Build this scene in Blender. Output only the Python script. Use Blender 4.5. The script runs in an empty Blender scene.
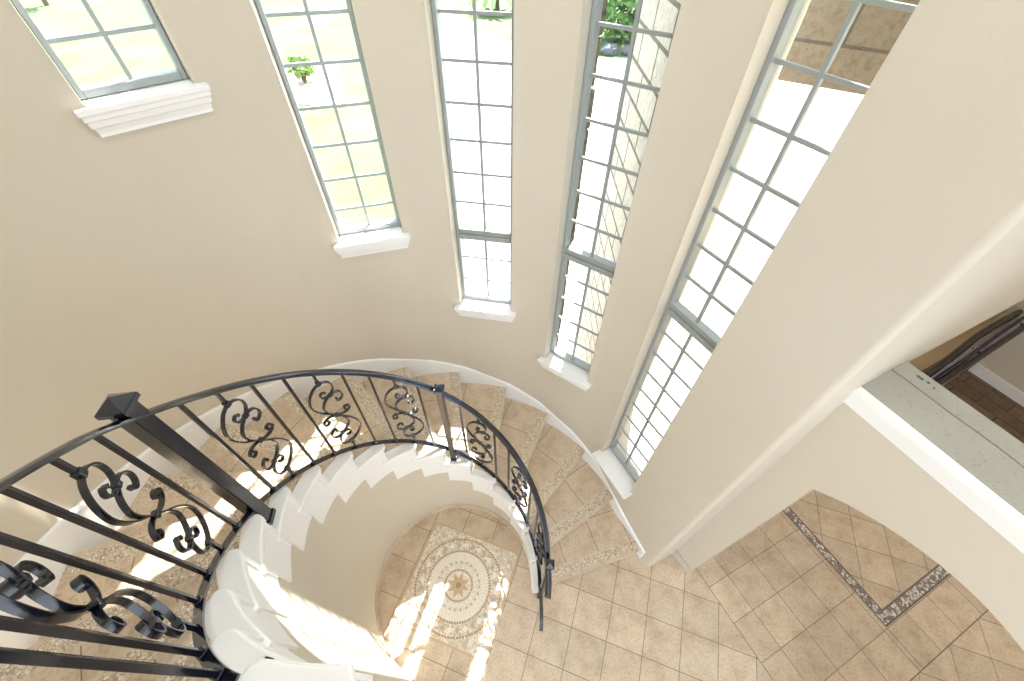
import bpy, bmesh, math, random
from math import sin, cos, pi, radians, degrees, asin, atan2, sqrt
from mathutils import Vector, Matrix
SC = bpy.context.scene
COL = SC.collection
random.seed(7)

# ------------------------------------------------------------------ camera
PITCH, ROLL, H = 0.8513506, 0.01248779, 4.40
cam_d = bpy.data.cameras.new('camera'); cam = bpy.data.objects.new('camera', cam_d); COL.objects.link(cam)
cam_d.sensor_width = 36.0; cam_d.lens = 409.764/1024*36.0; cam_d.clip_start = 0.01; cam_d.clip_end = 300
_c, _s, _cr, _sr = cos(PITCH), sin(PITCH), cos(ROLL), sin(ROLL)
_r = Vector((1, 0, 0)); _u = Vector((0, _s, _c)); _f = Vector((0, _c, -_s))
r2 = _cr*_r + _sr*_u; u2 = -_sr*_r + _cr*_u
cam.matrix_world = Matrix(((r2.x, u2.x, -_f.x, 0), (r2.y, u2.y, -_f.y, 0), (r2.z, u2.z, -_f.z, H), (0, 0, 0, 1)))
SC.camera = cam

# ------------------------------------------------------------------ sky, sun, exposure
SC.view_settings.view_transform = 'Standard'; SC.view_settings.look = 'None'
SC.view_settings.gamma = 1.0; SC.view_settings.use_curve_mapping = False
SC.view_settings.exposure = 0.6
world = bpy.data.worlds.new('sky'); SC.world = world; world.use_nodes = True
wn = world.node_tree; wn.nodes.clear()
w_out = wn.nodes.new('ShaderNodeOutputWorld'); w_bg = wn.nodes.new('ShaderNodeBackground')
w_sky = wn.nodes.new('ShaderNodeTexSky'); w_sky.sky_type = 'HOSEK_WILKIE'
SUN_AZ, SUN_EL = radians(72.3), radians(57.0)
w_sky.sun_direction = (cos(SUN_EL)*cos(SUN_AZ), cos(SUN_EL)*sin(SUN_AZ), sin(SUN_EL)); w_sky.turbidity = 4.0
w_mix = wn.nodes.new('ShaderNodeMix'); w_mix.data_type = 'RGBA'; w_mix.inputs[0].default_value = 0.6
w_mix.inputs[7].default_value = (0.86, 0.93, 1.0, 1)
wn.links.new(w_sky.outputs[0], w_mix.inputs[6])
wn.links.new(w_mix.outputs[2], w_bg.inputs[0]); w_bg.inputs[1].default_value = 2.9
wn.links.new(w_bg.outputs[0], w_out.inputs[0])
sun_d = bpy.data.lights.new('sun', 'SUN'); sun_d.energy = 16.0; sun_d.angle = radians(0.6); sun_d.color = (1.0, 0.97, 0.93)
sun = bpy.data.objects.new('sun', sun_d); COL.objects.link(sun); sun.location = (4, 10, 16)
sun.rotation_euler = Vector((-cos(SUN_EL)*cos(SUN_AZ), -cos(SUN_EL)*sin(SUN_AZ), -sin(SUN_EL))).to_track_quat('-Z', 'Y').to_euler()
def fill_light(name, loc, power, size, color=(1.0, 0.98, 0.96)):  # unseen fill lights added under the ceiling to brighten the interior
    d = bpy.data.lights.new(name, 'AREA'); d.shape = 'DISK'; d.size = size; d.energy = power; d.color = color
    o = bpy.data.objects.new(name, d); o.location = loc; COL.objects.link(o); return o
fill_light('stairwell_fill_light', (0.1, 0.8, 6.52), 22, 0.9)
fill_light('landing_fill_light', (-1.1, -1.3, 6.52), 25, 0.9)
fill_light('foyer_fill_light', (3.6, 1.2, 6.52), 14, 0.6)

# ------------------------------------------------------------------ measured layout
CX, CY = -0.492, 0.7992
RISE, STEP, OFF, T0 = 0.183, 16.36, -0.276, 19.5      # riser, degrees per step, nosing swing, first nosing
NST = 17
RW, RO = 1.68, 1.664
UA = radians(-63.8)
UV = Vector((cos(UA), sin(UA))); WV = Vector((-sin(UA), cos(UA)))
def uw(u, w, z=0.0): p = UV*u + WV*w; return Vector((p.x, p.y, z))
def polar(a, R, z=0.0): t = radians(a); return Vector((CX + R*cos(t), CY + R*sin(t), z))
def TA(n): return T0 + STEP*(n-1) - max(0.0, 1.5*(1-(n-1)/8))
def nose_a(n, R): return TA(n) - degrees(asin(-OFF/R))
def nose(n, R, z=0.0): return polar(nose_a(n, R), R, z)
def ramp(x, pts):
    if x <= pts[0][0]: return pts[0][1]
    for (a, b), (c, d) in zip(pts, pts[1:]):
        if x <= c: return b + (d-b)*(x-a)/(c-a)
    return pts[-1][1]
def RWALL(a): return ramp(a, [(205, .722), (250, .752), (280, .765)])
def RRAIL(a): return ramp(a, [(-18, .81), (-2, .768), (20, .757), (205, .757), (225, .771), (250, .780), (275, .79)])
def REND(a): return ramp(a, [(200, .692), (235, .712), (262, .738), (285, .745)])
def ZBOT(a): return .0113*a + .218 if a < 170 else .0117*a + .15
def ZTOP(a): return ramp(a, [(-18, .97), (-8, 1.055), (40, .0113*40+1.075), (110, .0113*110+1.07), (170, .0117*170+1.0)]) if a < 170 else (.0117*a + 1.0 if a < 200 else 3.34 + .0103*(a-200))

# ------------------------------------------------------------------ materials
def newmat(name):
    m = bpy.data.materials.new(name); m.use_nodes = True
    nt = m.node_tree; b = nt.nodes['Principled BSDF']; return m, nt, b
def N(nt, t, **k):
    n = nt.nodes.new(t)
    for a, v in k.items(): setattr(n, a, v)
    return n
def ramp_node(nt, fac, stops, interp='LINEAR'):
    r = N(nt, 'ShaderNodeValToRGB'); e = r.color_ramp; e.interpolation = interp
    while len(e.elements) < len(stops): e.elements.new(0.5)
    for el, (p, c) in zip(e.elements, stops): el.position = p; el.color = (*c, 1)
    nt.links.new(fac, r.inputs[0]); return r.outputs[0]
def mixc(nt, fac, a, b, mode='MIX'):
    m = N(nt, 'ShaderNodeMix', data_type='RGBA', blend_type=mode)
    for sock, v in ((m.inputs[0], fac), (m.inputs[6], a), (m.inputs[7], b)):
        if hasattr(v, 'is_linked'): nt.links.new(v, sock)
        else: sock.default_value = v if isinstance(v, float) else (*v, 1)
    return m.outputs[2]
def noise(nt, vec, scale, detail=4, rough=.6):
    n = N(nt, 'ShaderNodeTexNoise'); n.inputs['Scale'].default_value = scale; n.inputs['Detail'].default_value = detail
    n.inputs['Roughness'].default_value = rough
    if vec is not None: nt.links.new(vec, n.inputs['Vector'])
    return n.outputs['Fac']
def bump(nt, b, h, strength, dist=.01):
    n = N(nt, 'ShaderNodeBump'); n.inputs['Strength'].default_value = strength; n.inputs['Distance'].default_value = dist
    nt.links.new(h, n.inputs['Height']); nt.links.new(n.outputs[0], b.inputs['Normal'])
def objco(nt): return N(nt, 'ShaderNodeTexCoord').outputs['Object']
def plain(name, col, rough=.5, metal=0., spec=.5, bumps=None):
    m, nt, b = newmat(name); b.inputs['Base Color'].default_value = (*col, 1)
    b.inputs['Roughness'].default_value = rough; b.inputs['Metallic'].default_value = metal
    b.inputs['Specular IOR Level'].default_value = spec
    if bumps: bump(nt, b, noise(nt, objco(nt), bumps[0]), bumps[1], .004)
    return m
def paint(name, col):
    m, nt, b = newmat(name); co = objco(nt)
    c = mixc(nt, noise(nt, co, 1.3, 3), tuple(v*.95 for v in col), tuple(min(1, v*1.04) for v in col))
    nt.links.new(c, b.inputs['Base Color']); b.inputs['Roughness'].default_value = .62
    bump(nt, b, noise(nt, co, 55, 3), .22, .004); return m
M_WALL = paint('beige_wall_paint', (.635, .578, .482))
M_TAN = paint('tan_wall', (.74, .56, .34))  # browner tone than the beige walls, for the lower foyer wall
M_CEIL = plain('white_ceiling_paint', (.82, .80, .76), .8)
M_WHITE = plain('white_trim_paint', (.90, .90, .90), .38)
M_LEDGE = None
M_BLACK = plain('black_wrought_iron', (.005, .0075, .017), .15, .0, .9, (90, .06))  # blue sky reflection tinted into the black base colour
M_ALU = plain('grey_aluminium', (.36, .40, .405), .42, .35)
def stone_colour(nt, co, dark=1.0):
    a = ramp_node(nt, noise(nt, co, 6, 6, .65), [(.28, (.52*dark, .41*dark, .29*dark)), (.5, (.69*dark, .575*dark, .44*dark)), (.75, (.78*dark, .68*dark, .55*dark))])
    sp = ramp_node(nt, noise(nt, co, 60, 6, .75), [(.33, (.60, .48, .36)), (.50, (1, 1, 1))])
    return mixc(nt, .75, a, sp, 'MULTIPLY')
def tile_mat(name, ang, ox, oy, size, uv=False, sx=1.0):
    m, nt, b = newmat(name)
    tc = N(nt, 'ShaderNodeTexCoord'); co = tc.outputs['Object']
    mp = N(nt, 'ShaderNodeMapping', vector_type='TEXTURE'); nt.links.new(tc.outputs['UV'] if uv else co, mp.inputs[0])
    mp.inputs['Rotation'].default_value = (0, 0, ang)
    c, s = cos(ang), sin(ang)
    mp.inputs['Location'].default_value = (ox*c - oy*s, ox*s + oy*c, 0)
    br = N(nt, 'ShaderNodeTexBrick'); br.offset = 0.0; br.squash = 1.0; nt.links.new(mp.outputs[0], br.inputs['Vector'])
    br.inputs['Scale'].default_value = 1.0; br.inputs['Brick Width'].default_value = size*sx; br.inputs['Row Height'].default_value = size
    br.inputs['Mortar Size'].default_value = .0032; br.inputs['Mortar Smooth'].default_value = .3
    br.inputs['Color1'].default_value = (.90, .88, .86, 1); br.inputs['Color2'].default_value = (1.06, 1.04, 1.02, 1); br.inputs['Mortar'].default_value = (.9, .9, .9, 1)
    col = mixc(nt, 1.0, stone_colour(nt, co), br.outputs['Color'], 'MULTIPLY')
    col = mixc(nt, br.outputs['Fac'], col, (.24, .185, .125))
    nt.links.new(col, b.inputs['Base Color']); b.inputs['Roughness'].default_value = .36
    inv = N(nt, 'ShaderNodeMath', operation='SUBTRACT'); inv.inputs[0].default_value = 1.0; nt.links.new(br.outputs['Fac'], inv.inputs[1])
    bump(nt, b, inv.outputs[0], .35, .004); return m
TS = 0.3085
GA = radians(-18.67)
M_TILE_A = tile_mat('travertine_tile_stairwell', GA, .066, .022, TS)
M_TILE_Q = tile_mat('travertine_tile_foyer', UA, .103, .103, .310)
M_TILE_D = tile_mat('travertine_tile_diagonal', UA + pi/4, .10, .07, .310)
M_TREAD = tile_mat('travertine_tread_tile', 0.0, 0.03, -.19, .33, uv=True)
def stone_plain(name, dark=1.0):
    m, nt, b = newmat(name); nt.links.new(stone_colour(nt, objco(nt), dark), b.inputs['Base Color']); b.inputs['Roughness'].default_value = .4; return m
M_STONE = stone_plain('travertine_plain')
def mosaic(name, scale, stops, grout, gw=.06):
    m, nt, b = newmat(name); co = objco(nt)
    v = N(nt, 'ShaderNodeTexVoronoi'); v.inputs['Scale'].default_value = scale; nt.links.new(co, v.inputs['Vector'])
    e = N(nt, 'ShaderNodeTexVoronoi', feature='DISTANCE_TO_EDGE'); e.inputs['Scale'].default_value = scale; nt.links.new(co, e.inputs['Vector'])
    sep = N(nt, 'ShaderNodeSeparateColor'); nt.links.new(v.outputs['Color'], sep.inputs[0])
    c = ramp_node(nt, sep.outputs[0], stops, 'CONSTANT')
    lt = N(nt, 'ShaderNodeMath', operation='LESS_THAN'); lt.inputs[1].default_value = gw; nt.links.new(e.outputs['Distance'], lt.inputs[0])
    nt.links.new(mixc(nt, lt.outputs[0], c, grout), b.inputs['Base Color']); b.inputs['Roughness'].default_value = .45; return m
M_STRIP = mosaic('mosaic_tread_strip', 85, [(0, (.72, .62, .48)), (.4, (.84, .77, .66)), (.68, (.50, .36, .24)), (.84, (.62, .50, .38))], (.40, .31, .22))
M_BORDER = mosaic('mosaic_floor_border', 40, [(0, (.66, .60, .54)), (.4, (.26, .21, .19)), (.6, (.78, .74, .68)), (.85, (.36, .28, .24))], (.17, .14, .13))
M_BDARK = plain('dark_border_pencil', (.17, .13, .12), .4)
M_MED = mosaic('mosaic_pale_chips', 40, [(0, (.74, .65, .52)), (.45, (.84, .78, .68)), (.8, (.62, .51, .38))], (.60, .50, .38), .05)
M_MED2 = mosaic('mosaic_cream_chips', 55, [(0, (.82, .74, .62)), (.6, (.88, .83, .74))], (.66, .57, .45), .05)
M_MBROWN = plain('mosaic_brown_piece', (.42, .28, .16), .45); M_MTAN = plain('mosaic_tan_piece', (.60, .44, .28), .45)
M_MGREY = plain('mosaic_grey_piece', (.52, .45, .38), .45); M_MCREAM = plain('mosaic_cream_piece', (.86, .80, .70), .45)

def glass_mat():
    m, nt, b = newmat('window_glass'); nt.nodes.remove(b)
    t = N(nt, 'ShaderNodeBsdfTransparent'); t.inputs[0].default_value = (.97, .985, .98, 1)
    g = N(nt, 'ShaderNodeBsdfGlossy'); g.inputs['Roughness'].default_value = .02
    lw = N(nt, 'ShaderNodeLayerWeight'); lw.inputs[0].default_value = .5
    f = N(nt, 'ShaderNodeMath', operation='POWER'); nt.links.new(lw.outputs['Facing'], f.inputs[0]); f.inputs[1].default_value = 5.0
    f2 = N(nt, 'ShaderNodeMath', operation='MULTIPLY_ADD'); nt.links.new(f.outputs[0], f2.inputs[0]); f2.inputs[1].default_value = .5; f2.inputs[2].default_value = .02
    mx = N(nt, 'ShaderNodeMixShader'); nt.links.new(f2.outputs[0], mx.inputs[0]); nt.links.new(t.outputs[0], mx.inputs[1]); nt.links.new(g.outputs[0], mx.inputs[2])
    nt.links.new(mx.outputs[0], nt.nodes['Material Output'].inputs[0]); return m
M_GLASS = glass_mat()
def ledge_mat():
    m, nt, b = newmat('dusty_plaster_ledge'); co = objco(nt)
    c = mixc(nt, noise(nt, co, 3, 5), (.33, .325, .285), (.43, .425, .37))
    sp = ramp_node(nt, noise(nt, co, 60, 4, .7), [(.33, (.72, .70, .66)), (.42, (1, 1, 1))])
    nt.links.new(mixc(nt, .8, c, sp, 'MULTIPLY'), b.inputs['Base Color']); b.inputs['Roughness'].default_value = .85; return m
M_LEDGE = ledge_mat()
def grass_mat():
    m, nt, b = newmat('lawn_grass'); co = objco(nt)
    c = ramp_node(nt, noise(nt, co, .55, 6, .7), [(.3, (.085, .15, .05)), (.5, (.125, .195, .075)), (.72, (.22, .25, .125))])
    s = ramp_node(nt, noise(nt, co, 14, 5, .8), [(.3, (.6, .62, .5)), (.6, (1, 1, 1))])
    nt.links.new(mixc(nt, .8, c, s, 'MULTIPLY'), b.inputs['Base Color']); b.inputs['Roughness'].default_value = .9; return m
M_GRASS = grass_mat()
def concrete_mat():
    m, nt, b = newmat('driveway_concrete'); co = objco(nt)
    nt.links.new(mixc(nt, noise(nt, co, 2.2, 6, .7), (.48, .46, .44), (.60, .585, .56)), b.inputs['Base Color']); b.inputs['Roughness'].default_value = .85; return m
M_CONC = concrete_mat()
def brick_mat(name, c1, c2, mort, w, h, axis):
    m, nt, b = newmat(name); co = objco(nt)
    sx = N(nt, 'ShaderNodeSeparateXYZ'); nt.links.new(co, sx.inputs[0]); cb = N(nt, 'ShaderNodeCombineXYZ')
    ad = N(nt, 'ShaderNodeMath', operation='ADD'); nt.links.new(sx.outputs[0], ad.inputs[0]); nt.links.new(sx.outputs[1], ad.inputs[1])
    nt.links.new(ad.outputs[0], cb.inputs[0]); nt.links.new(sx.outputs[2], cb.inputs[1])
    br = N(nt, 'ShaderNodeTexBrick'); nt.links.new(cb.outputs[0], br.inputs['Vector'])
    br.inputs['Scale'].default_value = 1; br.inputs['Brick Width'].default_value = w; br.inputs['Row Height'].default_value = h
    br.inputs['Mortar Size'].default_value = .012; br.inputs['Color1'].default_value = (*c1, 1); br.inputs['Color2'].default_value = (*c2, 1); br.inputs['Mortar'].default_value = (*mort, 1)
    s = ramp_node(nt, noise(nt, co, 22, 5, .75), [(.34, (.62, .58, .55)), (.56, (1, 1, 1))])
    nt.links.new(mixc(nt, .8, br.outputs['Color'], s, 'MULTIPLY'), b.inputs['Base Color']); b.inputs['Roughness'].default_value = .85
    bump(nt, b, noise(nt, co, 25, 5, .7), .5, .01); return m
M_BRICK = brick_mat('pale_stone_brick', (.66, .63, .60), (.54, .52, .49), (.17, .16, .15), .38, .19, 0)
M_TSTONE = brick_mat('tan_limestone_block', (.24, .20, .15), (.20, .165, .12), (.11, .095, .075), .62, .30, 0)
M_ROCK = plain('grey_rock', (.12, .13, .155), .8, 0, .3, (8, .6)); M_MULCH = mosaic('gravel_bed', 9, [(0, (.62, .52, .46)), (.5, (.76, .68, .62)), (.8, (.48, .36, .30))], (.40, .32, .28))
M_LEAF = plain('shrub_leaf', (.09, .20, .05), .6); M_LEAF2 = plain('light_leaf', (.22, .36, .10), .6); M_BARK = plain('bark', (.16, .11, .08), .9)
M_POT = plain('pale_terracotta', (.70, .55, .42), .8)
M_LILAC = plain('pale_lilac_trim', (.62, .56, .74), .4)
M_DARKTILE = brick_mat('dark_brown_plank', (.20, .12, .07), (.15, .09, .05), (.07, .05, .04), .9, .14, 0)
def dark_floor():
    m, nt, b = newmat('dark_brown_floor'); co = objco(nt)
    mp = N(nt, 'ShaderNodeMapping'); mp.inputs['Rotation'].default_value = (0, 0, -UA); nt.links.new(co, mp.inputs[0])
    br = N(nt, 'ShaderNodeTexBrick'); nt.links.new(mp.outputs[0], br.inputs['Vector']); br.inputs['Scale'].default_value = 1
    br.inputs['Brick Width'].default_value = .5; br.inputs['Row Height'].default_value = .2; br.inputs['Mortar Size'].default_value = .01
    br.inputs['Color1'].default_value = (.20, .125, .075, 1); br.inputs['Color2'].default_value = (.14, .085, .05, 1); br.inputs['Mortar'].default_value = (.07, .045, .03, 1)
    s = ramp_node(nt, noise(nt, co, 9, 6, .75), [(.3, (.5, .5, .5)), (.6, (1.2, 1.15, 1.1))])
    nt.links.new(mixc(nt, .8, br.outputs['Color'], s, 'MULTIPLY'), b.inputs['Base Color']); b.inputs['Roughness'].default_value = .4; return m
M_DFLOOR = dark_floor()

# ------------------------------------------------------------------ mesh builder
class MB:
    def __init__(s): s.v = []; s.f = []; s.mi = []; s.uv = {}
    def V(s, p): s.v.append(tuple(p)); return len(s.v)-1
    def F(s, idx, m=0, uv=None):
        s.f.append(list(idx)); s.mi.append(m)
        if uv: s.uv[len(s.f)-1] = uv
    def poly(s, pts, m=0): s.F([s.V(p) for p in pts], m)
    def prism(s, top, bot, m=0, uv=None):
        """top and bot: matching loops, top counter-clockwise seen from above"""
        n = len(top); a = [s.V(p) for p in top]; b = [s.V(p) for p in bot]
        s.F(a, m, uv); s.F(b[::-1], m, uv[::-1] if uv else None)
        for i in range(n):
            j = (i+1) % n; s.F([a[i], b[i], b[j], a[j]], m, [uv[i], uv[i], uv[j], uv[j]] if uv else None)
    def slab(s, pts2, z0, z1, m=0, uv=None):
        s.prism([(p[0], p[1], z1) for p in pts2], [(p[0], p[1], z0) for p in pts2], m, uv)
    def box(s, c, ax, ay, az, m=0):
        """centre c and three half-extent vectors"""
        c, ax, ay, az = Vector(c), Vector(ax), Vector(ay), Vector(az)
        if ax.cross(ay).dot(az) < 0: ax = -ax
        t = [c+az-ax-ay, c+az+ax-ay, c+az+ax+ay, c+az-ax+ay]; b = [p-2*az for p in t]; s.prism(t, b, m)
    def sweep(s, rings, m=0, closed=False):
        """rings: list of loops with equal counts"""
        ids = [[s.V(p) for p in r] for r in rings]; k = len(ids[0])
        for a, b in zip(ids, ids[1:] + ([ids[0]] if closed else [])):
            for i in range(k): j = (i+1) % k; s.F([a[i], a[j], b[j], b[i]], m)
        if not closed: s.F(ids[0][::-1], m); s.F(ids[-1], m)
    def tube(s, pts, r, k=8, m=0):
        pts = [Vector(p) for p in pts]; rings = []; up = None
        for i, p in enumerate(pts):
            d = (pts[min(i+1, len(pts)-1)] - pts[max(i-1, 0)]).normalized()
            if up is None: up = Vector((0, 0, 1)) if abs(d.z) < .9 else Vector((1, 0, 0))
            x = d.cross(up).normalized(); y = x.cross(d).normalized(); up = y
            rr = r[i] if isinstance(r, (list, tuple)) else r
            rings.append([p + rr*(cos(2*pi*q/k)*x + sin(2*pi*q/k)*y) for q in range(k)])
        s.sweep(rings, m)
    def build(s, name, mats, parent=None, smooth=False, bevel=0, seg=2, weld=False, limit=35, recalc=True):
        me = bpy.data.meshes.new(name); me.from_pydata(s.v, [], s.f)
        for m in (mats if isinstance(mats, (list, tuple)) else [mats]): me.materials.append(m)
        me.polygons.foreach_set('material_index', s.mi)
        if s.uv:
            ul = me.uv_layers.new(name='uv')
            for fi, uv in s.uv.items():
                p = me.polygons[fi]
                for k, li in enumerate(p.loop_indices): ul.data[li].uv = uv[k]
        bm = bmesh.new(); bm.from_mesh(me)
        if weld: bmesh.ops.remove_doubles(bm, verts=bm.verts, dist=1e-5)
        if recalc: bmesh.ops.recalc_face_normals(bm, faces=bm.faces)
        if smooth:
            for f in bm.faces: f.smooth = True
            for e in bm.edges:
                if len(e.link_faces) == 2 and e.calc_face_angle(0) > radians(limit): e.smooth = False
        bm.to_mesh(me); bm.free()
        o = bpy.data.objects.new(name, me); COL.objects.link(o)
        if parent: o.parent = parent
        if bevel:
            md = o.modifiers.new('bevel', 'BEVEL'); md.width = bevel; md.segments = seg; md.limit_method = 'ANGLE'; md.angle_limit = radians(40)
        return o
def empty(name, loc=(0, 0, 0)):
    o = bpy.data.objects.new(name, None); o.location = loc; COL.objects.link(o); o.empty_display_size = .1; return o
def tag(o, label, cat, group=None, kind=None):
    o['label'] = label; o['category'] = cat
    if group: o['group'] = group
    if kind: o['kind'] = kind
    return o
def struct(o): o['kind'] = 'structure'; return o

# ------------------------------------------------------------------ floor
g2w = lambda x, y: (x*cos(GA) - y*sin(GA), x*sin(GA) + y*cos(GA))
fl = MB()
def fpoly(pts, m): fl.poly([(p[0], p[1], 0.0) for p in pts], m)
W0 = 2.04
# everything on the stairwell side of the threshold
fpoly([uw(-6, W0), uw(-6, -5), uw(4, -5), uw(4, W0)][::-1], 0)
UB0, UB1, WB0, WB1 = .92, 1.025, 3.247, 3.343
UE = 1.345
fpoly([uw(-1.0, W0), uw(UB1, W0), uw(UB1, WB0), uw(-1.0, WB0)], 1)
fpoly([uw(UB1, W0), uw(UE, W0), uw(UE, 6.2), uw(UB1, 6.2)], 1)
fpoly([uw(UE, W0), uw(4, W0), uw(4, 6.2), uw(UE, 6.2)], 2)
fpoly([uw(-1.0, WB1), uw(UB0, WB1), uw(UB0, 6.2), uw(-1.0, 6.2)], 2)
def strip(u0, u1, w0, w1):
    fpoly([uw(u0, w0), uw(u1, w0), uw(u1, w1), uw(u0, w1)], 3)
pw = .014
strip(-1.0, UB0+pw, WB0+pw, WB1-pw); strip(UB0+pw, UB1-pw, WB0+pw, 6.2)
for (a, b, c, d) in ((-1.0, UB1, WB0, WB0+pw), (-1.0, UB0, WB1-pw, WB1), (UB1-pw, UB1, WB0+pw, 6.2), (UB0, UB0+pw, WB1-pw, 6.2)):
    fpoly([uw(a, c), uw(b, c), uw(b, d), uw(a, d)], 4)
fpoly([uw(-1.0, 6.2), uw(4, 6.2), uw(4, 7.2), uw(-1.0, 7.2)], 5)
def gline(u0, u1, w0, w1):
    fl.poly([(p.x, p.y, .0006) for p in (uw(u0, w0), uw(u1, w0), uw(u1, w1), uw(u0, w1))], 6)
gline(-.6, 3.9, W0-.003, W0+.003); gline(UE-.003, UE+.003, W0, 6.2); gline(UB1, UE, WB0-.003, WB0+.003); gline(-.9, UB1, WB0-.014, WB0-.010)
floor = struct(fl.build('floor', [M_TILE_A, M_TILE_Q, M_TILE_D, M_BORDER, M_BDARK, M_DFLOOR, plain('grout', (.22, .17, .12), .8)]))
floor['label'] = 'beige travertine tile floor with mosaic border'

# ------------------------------------------------------------------ curved window wall
WIN = {1: (133.9, 3.74), 2: (107.0, 2.73), 3: (80.7, 2.02), 4: (54.9, 1.56), 5: (28.6, .775)}
ZT_WIN, ZC = 6.15, 6.6
HWA = 7.35                       # half opening in degrees
EDGE1 = Vector((1.337, .965)); RET_U = -.28
TH = .20
wall = MB()
def wall_line():
    """list of (angle, inner point, outer point) going clockwise from the far left to the pier"""
    stops = {}
    a = 275.0
    angs = []
    while a > 26.2: angs.append(round(a, 3)); a -= 2.0
    edges = []
    for k, (c, z) in WIN.items(): edges += [c-HWA, c+HWA]
    angs = [a for a in angs if all(abs(a-e) > .9 for e in edges) and not any(abs(a-c) < HWA for c, _ in WIN.values())] + edges
    return sorted(set(angs), reverse=True)
ANGS = wall_line()
def win_of(a0, a1):
    for k, (c, z) in WIN.items():
        if abs((a0+a1)/2 - c) < .01: return k
def in_out(a):
    p = polar(a, RW)
    for k, (c, z) in WIN.items():
        if abs(abs(a-c)-HWA) < 1e-6:
            n = Vector((cos(radians(c)), sin(radians(c)), 0)); return p, p + n*TH
    return p, polar(a, RW+TH)
def strip_wall(pi_, po, qi, qo, z0, z1):
    V = Vector
    P = lambda p, z: (p.x, p.y, z)
    wall.poly([P(pi_, z0), P(qi, z0), P(qi, z1), P(pi_, z1)]); wall.poly([P(po, z0), P(po, z1), P(qo, z1), P(qo, z0)], 1)
def wl_build():
    P = lambda p, z: (p.x, p.y, z)
    for a0, a1 in zip(ANGS, ANGS[1:]):
        pi_, po = in_out(a0); qi, qo = in_out(a1); k = win_of(a0, a1)
        if k is None:
            zz = [-.3, ZC]
            for kk, (c, z) in WIN.items():
                if abs(abs(a0-c)-HWA) < 1e-6 or abs(abs(a1-c)-HWA) < 1e-6: zz = [-.3, z-.03, ZT_WIN, ZC]
            for z0, z1 in zip(zz, zz[1:]): strip_wall(pi_, po, qi, qo, z0, z1)
        else:
            zs = WIN[k][1] - .03
            strip_wall(pi_, po, qi, qo, -.3, zs); strip_wall(pi_, po, qi, qo, ZT_WIN, ZC)
            wall.poly([P(pi_, zs), P(qi, zs), P(qo, zs), P(po, zs)]); wall.poly([P(pi_, ZT_WIN), P(po, ZT_WIN), P(qo, ZT_WIN), P(qi, ZT_WIN)])
            wall.poly([P(pi_, zs), P(po, zs), P(po, ZT_WIN), P(pi_, ZT_WIN)]); wall.poly([P(qi, zs), P(qi, ZT_WIN), P(qo, ZT_WIN), P(qo, zs)])
    # straight end of the wall, its return and the long foyer side
    pi_, po = in_out(ANGS[-1])
    e = Vector((EDGE1.x, EDGE1.y, 0)); d = (e - pi_).normalized(); nrm = Vector((d.y, -d.x, 0))
    if nrm.x < 0: nrm = -nrm
    w1 = e.x*WV.x + e.y*WV.y; u1 = e.x*UV.x + e.y*UV.y
    # rounded bull-nose corner
    r = .03; dout = Vector((WV.x, WV.y, 0))
    cor = []
    cc = e - d*r + dout*r
    for q in range(7):
        t = q/6*pi/2; cor.append(cc + d*r*sin(t) - dout*r*cos(t))
    pts = [pi_] + cor + [uw(RET_U, 2.29)]
    outer_pts = uw(-.62, 2.29)
    for i_, (p, q) in enumerate(zip(pts, pts[1:])):
        zz = [-.3, WIN[5][1]-.03, ZT_WIN, ZC] if i_ == 0 else [-.3, ZC]
        for z0, z1 in zip(zz, zz[1:]): wall.poly([P(p, z0), P(q, z0), P(q, z1), P(p, z1)])
    wall.poly([P(po, -.3), P(po, ZC), P(outer_pts, ZC), P(outer_pts, -.3)], 1)
    wall.poly([P(pts[-1], -.3), P(outer_pts, -.3), P(outer_pts, ZC), P(pts[-1], ZC)])
    a, b = in_out(ANGS[0]); wall.poly([P(a, -.3), P(b, -.3), P(b, ZC), P(a, ZC)])
wl_build()
wo = struct(wall.build('wall_outer', [M_WALL, M_TSTONE], smooth=True, weld=True, recalc=False))
wm = wo.modifiers.new('weighted_normal', 'WEIGHTED_NORMAL'); wm.keep_sharp = True; wm.weight = 100

# upper foyer wall over the lower recessed wall
m = MB(); m.box(uw(-.45, 4.8, 4.25), (UV*.17).to_3d(), (WV*2.51).to_3d(), (0, 0, 1.45)); struct(m.build('wall_foyer_upper', M_WALL))
m = MB(); m.box(uw(-.72, 4.77, 1.25), (UV*.12).to_3d(), (WV*2.54).to_3d(), (0, 0, 1.56)); struct(m.build('wall_foyer_lower', M_TAN))
m = MB(); m.box(uw(1.2, 7.2, 2.7), (UV*2.0).to_3d(), (WV*.1).to_3d(), (0, 0, 3.0)); struct(m.build('wall_foyer_far', M_WALL))
m = MB(); m.box(uw(1.2, 7.085, .07), (UV*2.0).to_3d(), (WV*.014).to_3d(), (0, 0, .07)); struct(m.build('baseboard_foyer_far', M_WHITE))
m = MB(); m.box(uw(.6, 7.06, .98), (UV*.78).to_3d(), (WV*.04).to_3d(), (0, 0, .035)); struct(m.build('trim_foyer_far', M_WHITE))
m = MB(); m.box(uw(3.3, 4.8, 2.7), (UV*.1).to_3d(), (WV*2.5).to_3d(), (0, 0, 3.0)); struct(m.build('wall_foyer_right', M_WALL))

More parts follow.
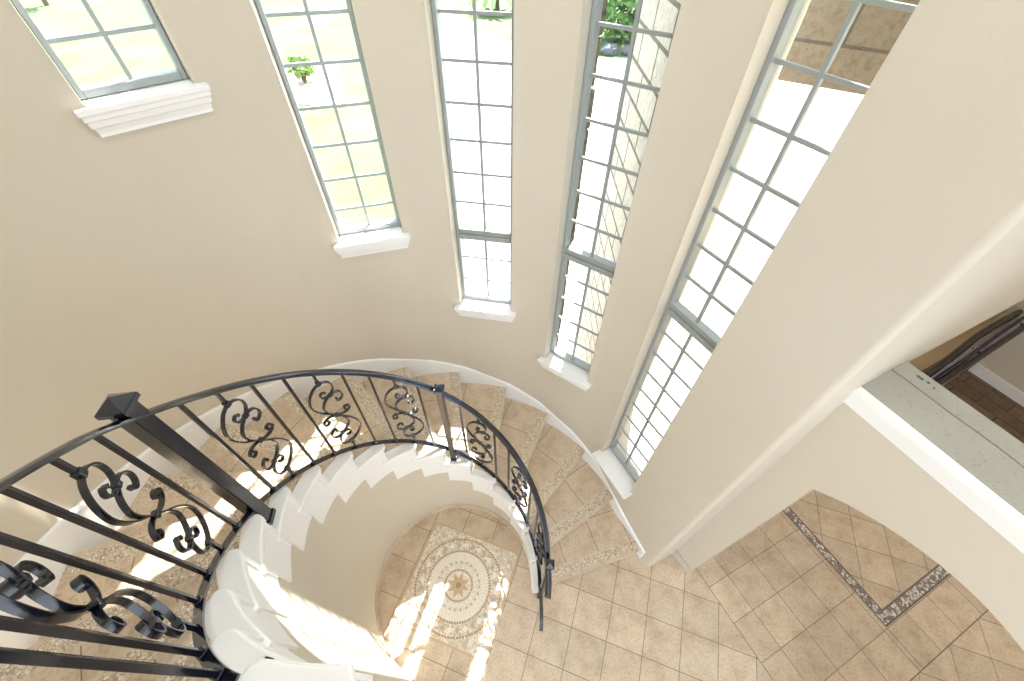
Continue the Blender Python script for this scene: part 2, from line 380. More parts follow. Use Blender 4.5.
# ------------------------------------------------------------------ arch wall with its ledge
AW0, AW1, ZL = 1.94, 2.285, 2.835
arch = [(-.066, 2.112), (-.05, 2.126), (-.024, 2.147), (.008, 2.174), (.063, 2.217), (.11, 2.246), (.156, 2.272), (.224, 2.306), (.292, 2.334), (.362, 2.356), (.429, 2.371), (.50, 2.380), (.56, 2.382), (.616, 2.379), (.69, 2.368), (.764, 2.349), (.84, 2.322), (.92, 2.282), (1.0, 2.225), (1.06, 2.17), (1.11, 2.115)]
m = MB()
loop = [(-.279, 0), (-.075, 0)] + arch + [(1.11, 0), (2.4, 0), (2.4, ZL), (-.279, ZL)]
cols = [(-.279, 0, ZL)]
def aq(pts): m.poly(pts)
for w_, flip in ((AW0, False), (AW1, True)):
    def q(u0, zb0, u1, zb1): m.poly([uw(u0, w_, zb0), uw(u1, w_, zb1), uw(u1, w_, ZL), uw(u0, w_, ZL)])
    m.poly([uw(-.279, w_, 0), uw(-.077, w_, 0), uw(-.066, w_, 2.115), uw(-.066, w_, ZL), uw(-.279, w_, ZL)])
    for (a, b), (c, d) in zip(arch, arch[1:]): q(a, b, c, d)
    q(1.11, 0, 2.4, 0)
edge = [(-.077, 0)] + arch + [(1.11, 0)]
for (a, b), (c, d) in zip(edge, edge[1:]): m.poly([uw(a, AW0, b), uw(c, AW0, d), uw(c, AW1, d), uw(a, AW1, b)])
m.poly([uw(-.279, AW0, ZL), uw(2.4, AW0, ZL), uw(2.4, AW1, ZL), uw(-.279, AW1, ZL)]); m.poly([uw(2.4, AW0, 0), uw(2.4, AW1, 0), uw(2.4, AW1, ZL), uw(2.4, AW0, ZL)])
struct(m.build('wall_arch', M_WALL, weld=True))
m = MB(); m.box(uw(1.06, (AW0+AW1)/2, ZL+.006), (UV*1.338).to_3d(), (WV*(AW1-AW0)*.5).to_3d(), (0, 0, .006)); led = struct(m.build('trim_ledge_top', M_LEDGE))
m = MB(); m.box(uw(1.6, (AW0+AW1)/2, (ZL+.013+ZC)/2), (UV*.8).to_3d(), (WV*(AW1-AW0)*.5).to_3d(), (0, 0, (ZC-ZL-.013)/2)); struct(m.build('wall_light_block', M_WALL))  # unseen wall added above the ledge to shade the return wall and foyer
# joint line on the ledge top and a grey scuff
m = MB(); m.tube([uw(-.278+.09*k, 2.165 + .003*sin(k*1.7), ZL+.0125) for k in range(28)], .0035, 5); o = m.build('plaster_crack', plain('crack_line', (.26, .23, .19), .9), led)
m = MB()
for k, (du, dw, l) in enumerate(((-.19, 2.24, .03), (-.155, 2.245, .012), (-.125, 2.238, .006))): m.box(uw(du, dw, ZL+.0125), (UV*l*.5).to_3d(), (WV*.007).to_3d(), (0, 0, .001))
m.build('scuff_mark', plain('dark_scuff', (.10, .10, .09), .8), led)
# cornice moulding along the front of the ledge
prof = [(0, -.115), (.006, -.115), (.008, -.09), (.016, -.085), (.018, -.055), (.03, -.045), (.032, -.02), (.042, -.012), (.042, .012), (0, .012)]
m = MB(); m.sweep([[uw(u_, AW0 - a, ZL + b) for a, b in prof] for u_ in (-.278, 2.4)]); struct(m.build('trim_cornice', M_WHITE))
# little baseboard round the pier
m = MB(); m.box(uw(-.183, AW0-.008, .05), (UV*.095).to_3d(), (WV*.008).to_3d(), (0, 0, .05)); struct(m.build('baseboard_pier', M_WALL, bevel=.004))
# ceiling
m = MB(); cl = [polar(a_, RW+.08) for a_ in range(30, 276, 5)] + [Vector((-.4, -2.7, 0)), Vector((3.0, -2.7, 0)), uw(3.3, 7.2), uw(-.5, 7.2), uw(-.5, 1.75)]
m.slab([(p.x, p.y) for p in cl], ZC-.004, ZC+.1)
struct(m.build('ceiling', M_CEIL))

# ------------------------------------------------------------------ inner curved wall
m = MB(); A0, A1 = nose_a(1, .71)+.6, nose_a(18, .75)
def stepz(a):
    n = 1
    for k in range(1, NST+1):
        if a >= nose_a(k, .71) - .01: n = k
    return n*RISE - .05
aa = []
for n in range(1, NST+1):
    s0, s1 = nose_a(n, .71)+.02, nose_a(n+1, .71)-.02
    if n == 1: s0 = A0
    aa += [s0 + (s1-s0)*q/6 for q in range(7)]
P = lambda p, z: (p.x, p.y, z)
prev = None
for a in aa:
    z = stepz(a); cur = (polar(a, RWALL(a)), polar(a, RWALL(a)+.05), z)
    if prev:
        m.poly([P(prev[0], 0), P(cur[0], 0), P(cur[0], cur[2]), P(prev[0], prev[2])]); m.poly([P(prev[1], 0), P(prev[1], prev[2]), P(cur[1], cur[2]), P(cur[1], 0)])
        m.poly([P(prev[0], prev[2]), P(cur[0], cur[2]), P(cur[1], cur[2]), P(prev[1], prev[2])])
    prev = cur
for a in (aa[0], aa[-1]):
    z = stepz(a); i, o_ = polar(a, RWALL(a)), polar(a, RWALL(a)+.05); m.poly([P(i, 0), P(o_, 0), P(o_, z), P(i, z)])
struct(m.build('wall_inner', M_WALL, smooth=True, weld=True))
m = MB(); m.slab([(-.47, .0), (-.47, -.6), (-.42, -.6), (-.42, .0)][::-1], 0, 18*RISE-.26); struct(m.build('wall_inner_return', M_WALL))
m = MB()
rings = []
for q in range(90):
    a = 8 + (268-8)*q/89; R0 = RWALL(a); rings.append([polar(a, R0, 0), polar(a, R0-.012, 0), polar(a, R0-.012, .085), polar(a, R0, .085)])
m.sweep(rings); struct(m.build('baseboard_inner', M_STONE, smooth=True))

# ------------------------------------------------------------------ outer skirting that climbs with the stairs
def outer_pt(a, inset):
    if a >= ANGS[-1]: return polar(a, RW-inset)
    p0 = polar(ANGS[-1], RW); e = Vector((EDGE1.x, EDGE1.y, 0)); d = e-p0
    # intersection of the ray at angle a with the straight wall
    t = Vector((cos(radians(a)), sin(radians(a)), 0)); c = Vector((CX, CY, 0))
    den = t.x*d.y - t.y*d.x; R = ((p0.x-c.x)*d.y - (p0.y-c.y)*d.x)/den
    return polar(a, R-inset)
def ztop_skirt(a): return .565 + .01205*(a-38.8)
m = MB(); rings = []
for q in range(120):
    a = 8.2 + (272-8.2)*q/119; zt = ztop_skirt(a); zb = max(0.0, zt - .48)
    r_ = []
    for ins, z in ((.001, zb), (.016, zb), (.016, zt-.03), (.021, zt-.026), (.019, zt-.008), (.010, zt), (.001, zt)):
        p = outer_pt(a, ins); r_.append((p.x, p.y, z))
    rings.append(r_)
m.sweep(rings); struct(m.build('baseboard_outer', M_WHITE, smooth=True))

# ------------------------------------------------------------------ windows
def make_window(k):
    c, zs = WIN[k]; t = radians(c)
    n = Vector((cos(t), sin(t), 0)); x = Vector((-sin(t), cos(t), 0)); o = Vector((CX, CY, 0)) + n*(RW*cos(radians(HWA)))
    hw = RW*sin(radians(HWA)) - .002
    W = lambda X, Y, Z: o + x*X + n*Y + Vector((0, 0, Z))
    root = struct(empty('window_%d' % k, W(0, .1, zs)))
    def part(mb, name, mat, **kw):
        mb.v = [tuple(Vector(v) - root.location) for v in mb.v]; return mb.build(name, mat, root, **kw)
    def bar(mb, X0, X1, Y0, Y1, Z0, Z1): mb.box(W((X0+X1)/2, (Y0+Y1)/2, (Z0+Z1)/2), x*(X1-X0)/2, n*(Y1-Y0)/2, (0, 0, (Z1-Z0)/2))
    GY = .115; FW = .024
    f = MB(); zb = zs + .002
    has_low = k >= 3
    for sgn in (-1, 1): bar(f, min(sgn*hw, sgn*(hw-FW)), max(sgn*hw, sgn*(hw-FW)), GY-.03, GY+.03, zb, ZT_WIN-.002)
    bar(f, -hw+FW, hw-FW, GY-.03, GY+.03, zb, zb+.034); bar(f, -hw+FW, hw-FW, GY-.03, GY+.03, ZT_WIN-.036, ZT_WIN-.002)
    part(f, 'window_frame', M_ALU, bevel=.004)
    if has_low:
        tr = MB(); bar(tr, -hw+FW, hw-FW, GY-.04, GY+.03, 2.622, 2.662); bar(tr, -hw+FW, hw-FW, GY-.028, GY+.03, 2.662, 2.70); part(tr, 'transom', M_ALU, bevel=.004)
    mu = MB(); g = hw-FW
    levels = [2.905 + .2075*i for i in range(15)]
    zlo = 2.70 if has_low else zb+.034
    bar(mu, -.0085, .0085, GY-.009, GY+.009, zlo, ZT_WIN-.036)
    for z in levels:
        if z > zlo + .08 and z < ZT_WIN - .08: bar(mu, -g, g, GY-.007, GY+.007, z-.008, z+.008)
    if has_low:
        bar(mu, -.0085, .0085, GY-.009, GY+.009, zb+.034, 2.622)
        z = 2.44
        while z > zs + .12: bar(mu, -g, g, GY-.007, GY+.007, z-.007, z+.007); z -= .2135
    part(mu, 'muntin_grid', M_ALU)
    gl = MB()
    for z0, z1 in ([(zb+.034, 2.622), (2.70, ZT_WIN-.036)] if has_low else [(zb+.034, ZT_WIN-.036)]): bar(gl, -g, g, GY+.010, GY+.014, z0, z1)
    part(gl, 'pane', M_GLASS)
    # sill board and stepped apron
    s = MB(); sw = hw + .045
    pj = -.095 if k == 5 else -.052
    if k == 5: sw = hw + .03
    top = [(-hw, .16), (-hw, .005), (-sw, .005), (-sw, pj), (sw, pj), (sw, .005), (hw, .005), (hw, .16)]
    s.prism([W(a, b, zs) for a, b in top], [W(a, b, zs-.024) for a, b in top])
    part(s, 'window_sill', M_WHITE, bevel=.004)
    if k < 5:
        ap = MB(); st = [(-.024, -.044, .008), (-.045, -.044, .008), (-.05, -.036, .013), (-.075, -.032, .016), (-.08, -.024, .022), (-.105, -.016, .028), (-.118, -.016, .028)]
        rings = []
        for dz, yy, ins in st:
            X = sw - ins; rings.append([W(-X, .01, zs+dz), W(-X, yy, zs+dz), W(X, yy, zs+dz), W(X, .01, zs+dz)])
        ap.sweep(rings); part(ap, 'sill_apron', M_WHITE)
    if k == 4:
        # rough stone edge of the outside veneer beside the glass
        q = MB(); zz = zs - .2; rr = random.Random(k)
        while zz < ZT_WIN - .1:
            h = .14 + rr.random()*.10; pr_ = -.012 + rr.random()*.014
            q.box(W(hw + .10 - pr_, .175 + .05, zz + h/2), x*.10, n*.035, (0, 0, h/2 - .004)); zz += h
        part(q, 'stone_edge', M_TSTONE, bevel=.012)
    return root
for k in WIN: make_window(k)

# ------------------------------------------------------------------ staircase
RT = .748                                # where tile meets the white tread end
stair = tag(empty('staircase', (CX, CY, 0)), 'curved staircase of travertine steps with white inner tread ends climbing the round wall', 'staircase')
LOC = Vector((CX, CY, 0))
def sbuild(mb, name, mat, parent=stair, **kw):
    mb.v = [tuple(Vector(v) - LOC) for v in mb.v]; return mb.build(name, mat, parent, **kw)
def rt(a): return RRAIL(a) + ramp(a, [(0, -.006), (60, 0), (120, .012), (200, .028), (245, .05)])
def line_dirs(n):
    t = radians(TA(n)); d = Vector((cos(t), sin(t), 0)); return d, Vector((-sin(t), cos(t), 0))
for n in range(1, NST+1):
    z = n*RISE; d, q = line_dirs(n)
    an = nose_a(n, .75)
    rin = rt(an); rin2 = rt(nose_a(n+1, .75))
    def Ro(a): return (outer_pt(a, .014)-Vector((CX, CY, 0))).length
    ro_a = nose_a(n, RO); Ron = Ro(ro_a)
    if n == 1: Ron = 1.735
    loop = [nose(n, rin), nose(n, Ron)]
    a0, a1 = nose_a(n, Ron), nose_a(n+1, RO) + 1.2
    loop += [polar(a0+(a1-a0)*k/6, Ro(a0+(a1-a0)*k/6)) for k in range(1, 7)]
    b1, b0 = nose_a(n+1, rin2) + 2.5, nose_a(n, rin)
    loop += [polar(b1+(b0-b1)*k/5, rin2+(rin-rin2)*k/5) for k in range(0, 5)]
    uv = [((Vector(p)-LOC).dot(d), (Vector(p)-LOC).dot(q)) for p in loop]
    m = MB(); m.prism([P(p, z) for p in loop], [P(p, z-.04) for p in loop], 0, uv)
    tread = sbuild(m, 'tread', M_TREAD)
    # mosaic insert just behind the nosing
    m = MB(); o1, o2 = OFF+.020, OFF+.098
    def on(o_, R): return LOC + d*sqrt(max(R*R-o_*o_, 0)) + q*o_
    pts = [on(o1, rin+.004), on(o1, Ron-.004), on(o2, min(Ron, RO+.02)-.012), on(o2, rin+.004)]
    m.slab(pts, z-.002, z+.0012); sbuild(m, 'mosaic_strip', M_STRIP, tread)
    m = MB()
    for oo in (OFF+.013, OFF+.105):
        pts = [on(oo-.006, rin+.004), on(oo-.006, Ron-.01), on(oo+.006, Ron-.012), on(oo+.006, rin+.004)]; m.slab(pts, z-.002, z+.001)
    sbuild(m, 'edge_tile', M_STONE, tread)
    # riser
    m = MB(); ob = OFF + .016
    a_, b_ = on(ob, rin+.002), on(ob, Ron-.004); th = q*.02
    m.slab([a_, b_, b_+th, a_+th], z-RISE, z-.04); sbuild(m, 'riser', M_STONE)
    # white tread end with a rounded front corner
    e0 = REND(an); e1 = REND(nose_a(n+1, .72))
    f0 = nose_a(n, rin) - 1.6
    ti = nose_a(n, e0) - 1.2
    lp = [polar(f0, rin+.004)]
    ca = ti; cr = .045
    lp.append(polar(ca + .3, e0 + cr))
    for k in range(1, 5):
        th_ = k/5*pi/2; lp.append(polar(ca + .3 + degrees(cr/e0)*(1-cos(th_)), e0 + cr*(1-sin(th_))))
    a2 = nose_a(n+1, e1) + (5.0 if n < NST else 2.2)
    a1_ = ca + .3 + degrees(cr/e0)
    for k in range(0, 6): f = k/5; lp.append(polar(a1_+(a2-a1_)*f, e0+(e1-e0)*f))
    lp.append(polar(nose_a(n+1, rin2) + 2.0, rin2+.004))
    fa, fb = nose_a(n+1, rin2)+2.0, f0
    for k in range(1, 5): f = k/5; lp.append(polar(fa+(fb-fa)*f, rin2+.004+(rin-rin2)*f))
    m = MB(); m.prism([P(p, z+.002) for p in lp[::-1]], [P(p, z-.036) for p in lp[::-1]]); sbuild(m, 'tread_end', M_WHITE, bevel=.008, seg=3)
    # white face under the tread end: stepped lower edge, doubled boards
    def face(name, ra, rb, zt, zb, s0, s1):
        m = MB(); rg = []
        for k in range(9):
            a = s0 + (s1-s0)*k/8; r0, r1 = RWALL(a)-ra, RWALL(a)-rb
            rg.append([polar(a, r1, zb), polar(a, r0, zb), polar(a, r0, zt), polar(a, r1, zt)])
        m.sweep(rg); return sbuild(m, name, M_WHITE, smooth=True)
    s0, s1 = nose_a(n, .71), nose_a(n+1, .71)
    face('stringer_board', .014, -.002, z-.036, max(0.0, z-2.06*RISE), s0 + (.5 if n > 1 else .5), s1+.5)
    if z-1.55*RISE > 0.02: face('bracket_board', .024, .012, z-.036, max(0.01, z-1.0*RISE-.02), s0 + 1.6, s0 + 3.4)
    if z-1.55*RISE > 0.02: face('bracket_board', .022, .012, max(0.01, z-1.03*RISE-.03), max(0.005, z-2.0*RISE), s0 + 1.4, s0 + 3.0)
    m = MB(); rg = []
    for k in range(7):
        a = s0 + .5 + (s1-s0)*k/6; r0 = RWALL(a); rg.append([polar(a, r0-.026, z-.036), polar(a, r0-.014, z-.058), polar(a, r0, z-.058), polar(a, r0, z-.036)])
    m.sweep(rg); sbuild(m, 'cove_moulding', M_WHITE, smooth=True)
# landing beyond the last visible step
m = MB(); z18 = 18*RISE
pl = [nose(18, .82), nose(18, 1.66), Vector((.2, -2.6, 0)), Vector((2.6, -2.6, 0)), Vector((2.6, -.22, 0)), Vector((-.45, -.22, 0))]
m.slab([(p.x, p.y) for p in pl], z18-.25, z18); struct(m.build('floor_landing', M_STONE))

# ------------------------------------------------------------------ railing
rail = tag(empty('stair_railing', (CX, CY, 0)), 'black wrought iron railing with scroll panels along the inner edge of the curved stairs', 'railing')
def rbuild(mb, name, parent=rail, mat=None, **kw): return sbuild(mb, name, mat or M_BLACK, parent, **kw)
def frame(a, R=None):
    t = radians(a); return Vector((cos(t), sin(t), 0)), Vector((-sin(t), cos(t), 0))
AR0, AR1 = -18.0, 262.0
def rail_sweep(name, zf, prof, a0, a1, nseg=150):
    m = MB(); rg = []
    for k in range(nseg+1):
        a = a0 + (a1-a0)*k/nseg; n_, t_ = frame(a); p = polar(a, RRAIL(a), zf(a)); rg.append([p + n_*x_ + Vector((0, 0, y_)) for x_, y_ in prof])
    m.sweep(rg); return rbuild(m, name, smooth=True)
top_prof = [(.021, -.009), (.024, 0), (.019, .010), (.010, .014), (-.010, .014), (-.019, .010), (-.024, 0), (-.021, -.009)]
rail_sweep('handrail', ZTOP, top_prof, AR0, AR1)
rail_sweep('bottom_rail', ZBOT, [(.016, -.006), (.016, .006), (-.016, .006), (-.016, -.006)], -7, AR1)
def post(mb, a, z0, z1, h, R=None):
    n_, t_ = frame(a); R = R or RRAIL(a); p = polar(a, R, (z0+z1)/2); mb.box(p, n_*h, t_*h, (0, 0, (z1-z0)/2))
def newel(a, z0, z1, h, R=None):
    R = R or RRAIL(a); m = MB(); post(m, a, z0, z1, h, R); nw = rbuild(m, 'newel_post', bevel=.004)
    n_, t_ = frame(a); p = polar(a, R, z1); k = h + .012
    m = MB(); m.box(p + Vector((0, 0, .008)), n_*k, t_*k, (0, 0, .008)); rg = []
    for s_, dz in ((k, .016), (k*.96, .022), (k*.12, .052)): rg.append([p + n_*(s_*i) + t_*(s_*j) + Vector((0, 0, dz)) for i, j in ((1, 1), (-1, 1), (-1, -1), (1, -1))])
    m.sweep(rg); rbuild(m, 'newel_cap', nw)
    m = MB(); post(m, a, z0, z0+.03, h+.006, R); rbuild(m, 'newel_collar', nw)
    return nw
newel(188.1, 12*RISE+.003, ZTOP(187.6)+.068, .031, .766)
newel(89.2, 6*RISE+.003, ZTOP(89.2)+.05, .022, .745)
newel(-5.5, .0, ZTOP(-5)+.075, .020, .785)
# scroll design in (s, v): s along the descending side, v up, point-symmetric about the centre
def smooth_curve(pts, sub=6):
    out = []; n = len(pts)
    for i in range(n-1):
        p0 = pts[max(i-1, 0)]; p1 = pts[i]; p2 = pts[i+1]; p3 = pts[min(i+2, n-1)]
        for k in range(sub):
            t = k/sub
            out.append(tuple(.5*((2*p1[c]) + (-p0[c]+p2[c])*t + (2*p0[c]-5*p1[c]+4*p2[c]-p3[c])*t*t + (-p0[c]+3*p1[c]-3*p2[c]+p3[c])*t**3) for c in (0, 1)))
    out.append(pts[-1]); return out
OUTER = [(.004, .236), (-.010, .250), (-.026, .236), (-.020, .210), (.004, .196), (.034, .206), (.056, .240), (.058, .284), (.036, .318), (.000, .330), (-.046, .312), (-.086, .262), (-.100, .195), (-.072, .112), (-.026, .042), (0, 0)]
INNER = [(.046, .140), (.044, .122), (.060, .112), (.080, .126), (.088, .152), (.078, .184), (.052, .200), (.024, .196), (-.014, .174), (-.040, .140), (-.046, .104), (-.028, .046), (0, 0)]
SMALL = [(.064, .004), (.056, .012), (.064, .026), (.084, .024), (.092, .002), (.072, -.020), (.036, -.020), (.006, -.003)]
def scroll(a):
    R = RRAIL(a); zb, zt = ZBOT(a), ZTOP(a); zc = (zb+zt)/2; sc = (zt-zb-.02)/.86
    def W(s, v): return polar(a - degrees(s*sc/R), R, zc + v*sc - s*sc*.0117*180/pi/R*.0)
    n_, _ = frame(a)
    def flat(mb, pts, hw=.0085, ht=.0033):
        q3 = [W(*p) for p in pts]; rg = []
        for i, p in enumerate(q3):
            d = (q3[min(i+1, len(q3)-1)] - q3[max(i-1, 0)]).normalized(); nn = (p - Vector((CX, CY, p.z))).normalized(); b = d.cross(nn).normalized()
            h2 = ht*(2.4 if i == 0 else 1.7 if i < 3 else 1)
            rg.append([p + nn*hw + b*h2, p - nn*hw + b*h2, p - nn*hw - b*h2, p + nn*hw - b*h2])
        mb.sweep(rg)
    root = None
    m = MB(); big = smooth_curve(OUTER); flat(m, big + [(-s, -v) for s, v in big[::-1]][1:-1]); 
    flat(m, [(-s, -v) for s, v in smooth_curve(OUTER)][:12])
    root = rbuild(m, 'scroll_panel', smooth=True)
    m = MB(); b2 = smooth_curve(INNER); flat(m, b2 + [(-s, -v) for s, v in b2[::-1]][1:-1]); flat(m, [(-s, -v) for s, v in b2][:12]); rbuild(m, 'inner_scroll', root, smooth=True)
    c3 = smooth_curve(SMALL); t_ = frame(a)[1]
    for sg in (1, -1):
        m = MB(); flat(m, [(sg*s, sg*v) for s, v in c3]); rbuild(m, 'centre_curl', root, smooth=True)
    for s, v, hs, hv in ((0, 0, .013, .010), (.027, .196, .011, .010), (-.027, -.196, .011, .010), (0, .338, .012, .016), (0, -.338, .012, .016)):
        m = MB(); m.box(W(s, v), n_*.0115, t_*hs, (0, 0, hv)); rbuild(m, 'collar', root, bevel=.003)
    for z0, z1 in ((W(0, .345).z, zt), (zb, W(0, -.345).z)):
        m = MB(); m.box(polar(a, R, (z0+z1)/2), n_*.007, t_*.007, (0, 0, (z1-z0)/2)); rbuild(m, 'stub_bar', root)
for k in range(-7, 20):
    a = 188 - 9.8*k
    if k in (0, 10, 19): continue
    if k % 3 == 2 and k > 0 or (k < 0 and (k+2) % 3 == 0): 
        ty = 's'
    else: ty = 'p'
    if 10 < k: ty = 's' if (k-10) % 3 == 2 else 'p'
    if ty == 's': scroll(a)
    else:
        m = MB(); post(m, a, ZBOT(a), ZTOP(a)-.004, .0075); b = rbuild(m, 'baluster', bevel=.0015)
        m = MB(); post(m, a, ZBOT(a)+.004, ZBOT(a)+.024, .0125); rbuild(m, 'baluster_shoe', b, bevel=.003)
# lowest end: a flat bar drop below the handrail end
m = MB(); pts = []
for k in range(15):
    f = k/14; a = -6.8 - 16.7*f; R = .764 + .086*f; pts.append((polar(a, R, .03 + .36*(1-f)**1.5), a))
rg = []
for p, a in pts: n_, t_ = frame(a); rg.append([p + n_*.014 + t_*.008, p - n_*.014 + t_*.008, p - n_*.014 - t_*.008, p + n_*.014 - t_*.008])
m.sweep(rg); rbuild(m, 'end_bar', smooth=True)

# ------------------------------------------------------------------ floor medallion
mc = Vector((*g2w(-.7035, .605), 0)); med = MB(); HS = .452
gx = Vector((cos(GA), sin(GA), 0)); gy = Vector((-sin(GA), cos(GA), 0))
def mp_(x, y, z=.006): return mc + gx*x + gy*y + Vector((0, 0, z))
medo = tag(empty('mosaic_medallion', mc), 'square mosaic medallion with rings and a star, inlaid in the floor inside the stair curve', 'medallion')
def mbuild(mb, name, mat, **kw):
    mb.v = [tuple(Vector(v) - mc) for v in mb.v]; return mb.build(name, mat, medo, **kw)
m = MB(); m.slab([mp_(x, y)[:2] for x, y in ((-HS, -HS), (HS, -HS), (HS, HS), (-HS, HS))], .0, .004); mbuild(m, 'field', M_MED)
m = MB()
for s in (-1, 1):
    m.box(mp_(s*(HS-.008), 0, .003), gx*.008, gy*HS, (0, 0, .003)); m.box(mp_(0, s*(HS-.008), .003), gx*(HS-.016), gy*.008, (0, 0, .003))
mbuild(m, 'frame_border', M_MTAN)
def ring(mb, r0, r1, z0, z1, seg=72, mi=0):
    rg = []
    for k in range(seg):
        t = 2*pi*k/seg; rg.append([mp_(r0*cos(t), r0*sin(t), z0), mp_(r1*cos(t), r1*sin(t), z0), mp_(r1*cos(t), r1*sin(t), z1), mp_(r0*cos(t), r0*sin(t), z1)])
    mb.sweep(rg, mi, closed=True)
def chips(mb, r, cnt, h, w, z, mi, ph=0.0, shape='q'):
    for k in range(cnt):
        t = 2*pi*(k+ph)/cnt; c, s_ = cos(t), sin(t)
        if shape == 'q': L = [(r-h, -w), (r+h, -w), (r+h, w), (r-h, w)]
        elif shape == 'd': L = [(r-h, 0), (r, -w), (r+h, 0), (r, w)]
        else: L = [(r-h, 0), (r+h, -w), (r+h, w)]
        mb.poly([mp_(a*c - b*s_, a*s_ + b*c, z) for a, b in L], mi)
# one inlaid disc carries the whole pattern: 0 cream, 1 pale chips, 2 brown, 3 grey, 4 tan, 5 white
m = MB(); ring(m, .0, .398, .002, .0052); ring(m, .296, .396, .004, .0062, mi=1)
for r_, cnt in ((.400, 96), (.292, 80), (.128, 48)): chips(m, r_, cnt, .008, 2*pi*r_/cnt*.36, .0072, 2)
chips(m, .346, 16, .026, .022, .0070, 3, 0, 'd'); chips(m, .346, 16, .028, .03, .0068, 5, .5, 'd')
chips(m, .372, 32, .010, .013, .0074, 4, .25, 'd'); chips(m, .320, 32, .010, .012, .0074, 4, .25, 'd')
chips(m, .246, 56, .034, .0095, .0060, 5); chips(m, .196, 24, .013, .012, .0060, 3, 0, 'd'); chips(m, .158, 24, .014, .013, .0060, 5, .5, 't')
for k in range(8):
    t = 2*pi*k/8; m.poly([mp_(a*cos(t)-b*sin(t), a*sin(t)+b*cos(t), .0064) for a, b in ((0.012, 0), (.05, -.024), (.112, 0), (.05, .024))], 4)
mbuild(m, 'mosaic_pattern', [M_MED2, M_MED, M_MBROWN, M_MGREY, M_MTAN, M_MCREAM])
m = MB(); ring(m, .0, .026, .005, .0082, 24); mbuild(m, 'star_centre', M_MBROWN)

# ------------------------------------------------------------------ black rails in the foyer beyond the ledge
fr = tag(empty('foyer_railing', uw(-.42, 6, 0)), 'black iron handrail with twin lower bars seen beyond the plaster ledge at the right', 'railing')
def fb(mb, name, mat): mb.v = [tuple(Vector(v) - fr.location) for v in mb.v]; return mb.build(name, mat, fr, smooth=True)
def rails(pts, r, name, mat=M_BLACK): mm = MB(); mm.tube(pts, r, 8); fb(mm, name, mat)
rails([uw(-.40+.02*0, 4.9, 1.0), uw(-.43, 5.4, 1.02), uw(-.485, 6.0, 1.03), uw(-.50, 6.5, 1.02), uw(-.50, 6.98, 1.0)], .036, 'handrail')
rails([uw(-.33, 4.9, .98), uw(-.36, 5.6, .98), uw(-.40, 6.3, .98), uw(-.43, 6.98, .98)], .018, 'lower_bar')
rails([uw(-.285, 4.9, .96), uw(-.31, 5.8, .96), uw(-.35, 6.98, .96)], .032, 'lower_bar')
rails([uw(-.36, 4.9, .90), uw(-.39, 5.8, .90), uw(-.43, 6.98, .90)], .05, 'pale_board', M_LILAC)
rails([uw(-.30, 4.9, .88), uw(-.34, 5.8, .88), uw(-.40, 6.98, .88)], .05, 'pale_board', M_LILAC)
mm = MB()
for w_ in (5.0, 5.95, 6.9): mm.box(uw(-.38, w_, .47), (UV*.05).to_3d(), (WV*.02).to_3d(), (0, 0, .47))
fb(mm, 'rail_post', M_BLACK)

# ------------------------------------------------------------------ outside
GZ = -.25
m = MB(); m.slab([(-70, 2.0), (70, 2.0), (70, 90), (-70, 90)], GZ-.4, GZ-.02); struct(m.build('ground_lawn', M_GRASS))
m = MB(); dr = [(-.21, 5.26), (.6, 3.2), (1.0, 2.0), (20, 2.0), (20, 17.5), (6.5, 18.2), (2.5, 18.6), (-.25, 20.74), (-4.02, 26.8), (-4.9, 26.0), (-3.2, 11.0), (-.93, 6.6)]
m.slab(dr, GZ-.1, GZ); struct(m.build('path_driveway', M_CONC))
m = MB(); m.slab([(1.10, 2.02), (1.37, 2.55), (1.735, 3.26), (.77, 3.26), (.77, 2.30)], -.4, 6.2); struct(m.build('wall_wing', M_BRICK, bevel=.01))
# porch front: stone lintel on a pier
pc = Vector((2.35, 3.75, 0)); pd = Vector((cos(radians(-32)), sin(radians(-32)), 0)); pn = Vector((-pd.y, pd.x, 0))
m = MB(); m.box(pc + pd*.69 + Vector((0, 0, 4.35)), pd*.91, pn*.17, (0, 0, 1.02)); m.box(pc + pd*1.4 + Vector((0, 0, 2.5)), pd*.2, pn*.2, (0, 0, 2.78))
struct(m.build('wall_porch', M_TSTONE, bevel=.015))
def leaves(mb, c, rad, cnt, size, seed, squash=.8):
    rr = random.Random(seed)
    for k in range(cnt):
        t, f = rr.random()*2*pi, math.acos(2*rr.random()-1); r_ = rad*(.35+.65*rr.random()**.5)
        p = Vector(c) + Vector((r_*sin(f)*cos(t), r_*sin(f)*sin(t), r_*cos(f)*squash))
        d = Vector((rr.uniform(-1, 1), rr.uniform(-1, 1), rr.uniform(-.3, 1))).normalized(); e = d.cross(Vector((rr.uniform(-1, 1), rr.uniform(-1, 1), rr.uniform(-1, 1)))).normalized(); s_ = size*rr.uniform(.6, 1.3)
        mb.poly([p - d*s_, p + e*s_*.4, p + d*s_, p - e*s_*.4])
def shrub(name, loc, rad, cnt, size, mat, label, seed, lift=.5):
    root = tag(empty(name, loc), label, 'shrub')
    m = MB(); leaves(m, (0, 0, lift), rad, cnt, size, seed); m.build('foliage', mat, root)
    m = MB()
    for k in range(5): t = k*2*pi/5; m.tube([(0, 0, 0), (.2*rad*cos(t), .2*rad*sin(t), lift*.5), (.5*rad*cos(t), .5*rad*sin(t), lift)], [.05, .04, .015], 6)
    m.build('stem', M_BARK, root); return root
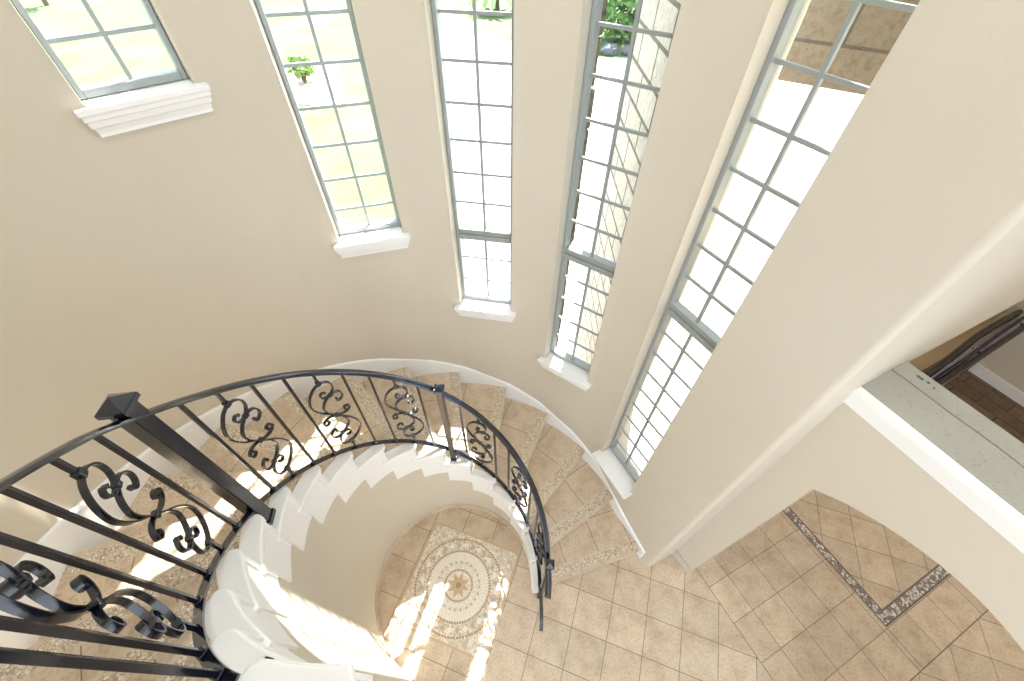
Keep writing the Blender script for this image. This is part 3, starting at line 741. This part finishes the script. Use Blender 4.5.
# gravel bed with a small spiky plant
bed = MB(); bed.slab([(-8.3, 17.1), (-6.9, 13.3), (-5.1, 13.3), (-6.4, 17.3)][::1], GZ-.02, GZ+.06)
tag(bed.build('gravel_bed', M_MULCH), 'pale gravel flower bed with edging on the lawn outside the second window', 'flower bed')
shrub('leafy_shrub', (-6.9, 15.2, GZ+.061), .40, 180, .13, M_LEAF2, 'small leafy green plant growing in the pale gravel bed', 3, .42)
shrub('round_bush', (4.3, 21.0, GZ), 1.5, 900, .22, M_LEAF, 'round green bush behind grey rocks beyond the driveway', 5, 1.2)
# cycad on the far lawn
pal = tag(empty('palm', (-1.0, 26.0, GZ)), 'low dark palm with arching fronds on the far lawn beyond the driveway', 'palm')
m = MB()
for k in range(18):
    t = k*2*pi/18 + .1; L = 1.3 + .3*((k*7) % 3)/2; pts = [Vector((L*f*cos(t), L*f*sin(t), .7 + 1.0*f - 1.3*f*f)) for f in (0, .25, .5, .75, 1)]; s_ = Vector((-sin(t), cos(t), 0))*.13
    for p, q in zip(pts, pts[1:]): m.poly([p - s_, q - s_*.8, q + s_*.8, p + s_])
m.build('frond', M_LEAF, pal); m = MB(); m.tube([(0, 0, 0), (0, 0, .75)], [.2, .14], 10); m.build('trunk', M_BARK, pal)
def rock(loc, r_, label, seed):
    bm = bmesh.new(); bmesh.ops.create_icosphere(bm, subdivisions=2, radius=r_); rr = random.Random(seed)
    for v in bm.verts: v.co *= 1 + rr.uniform(-.18, .18); v.co.z *= .62
    me = bpy.data.meshes.new('rock'); bm.to_mesh(me); bm.free(); me.materials.append(M_ROCK)
    o = bpy.data.objects.new('boulder', me); COL.objects.link(o); o.location = loc; return tag(o, label, 'rock', 'grey rocks edging the driveway')
for k in range(5): rock((2.9+.80*k, 19.2-.06*k, GZ+.12), .34, 'grey boulder in the row at the foot of the round bush', 20+k)
pot = tag(empty('garden_urn', (6.4, 25.0, GZ)), 'pale terracotta urn on the far side of the driveway near the round bush', 'urn')
m = MB(); m.sweep([[(r_*cos(2*pi*q/20), r_*sin(2*pi*q/20), z_) for q in range(20)] for r_, z_ in ((.35, 0), (.38, .08), (.3, .16), (.55, .6), (.68, 1.0), (.62, 1.25), (.72, 1.32), (.70, 1.4), (.58, 1.38), (.5, .9))]); m.build('body', M_POT, pot, smooth=True)
tr = tag(empty('young_tree', (-24, 26.5, GZ)), 'young tree on the lawn outside the first window', 'tree')
m = MB(); m.tube([(0, 0, 0), (.05, 0, 1.2), (0, .05, 2.4)], [.12, .1, .07], 8); m.build('trunk', M_BARK, tr); m = MB(); leaves(m, (0, 0, 3.2), 1.3, 500, .2, 9); m.build('crown', M_LEAF2, tr)
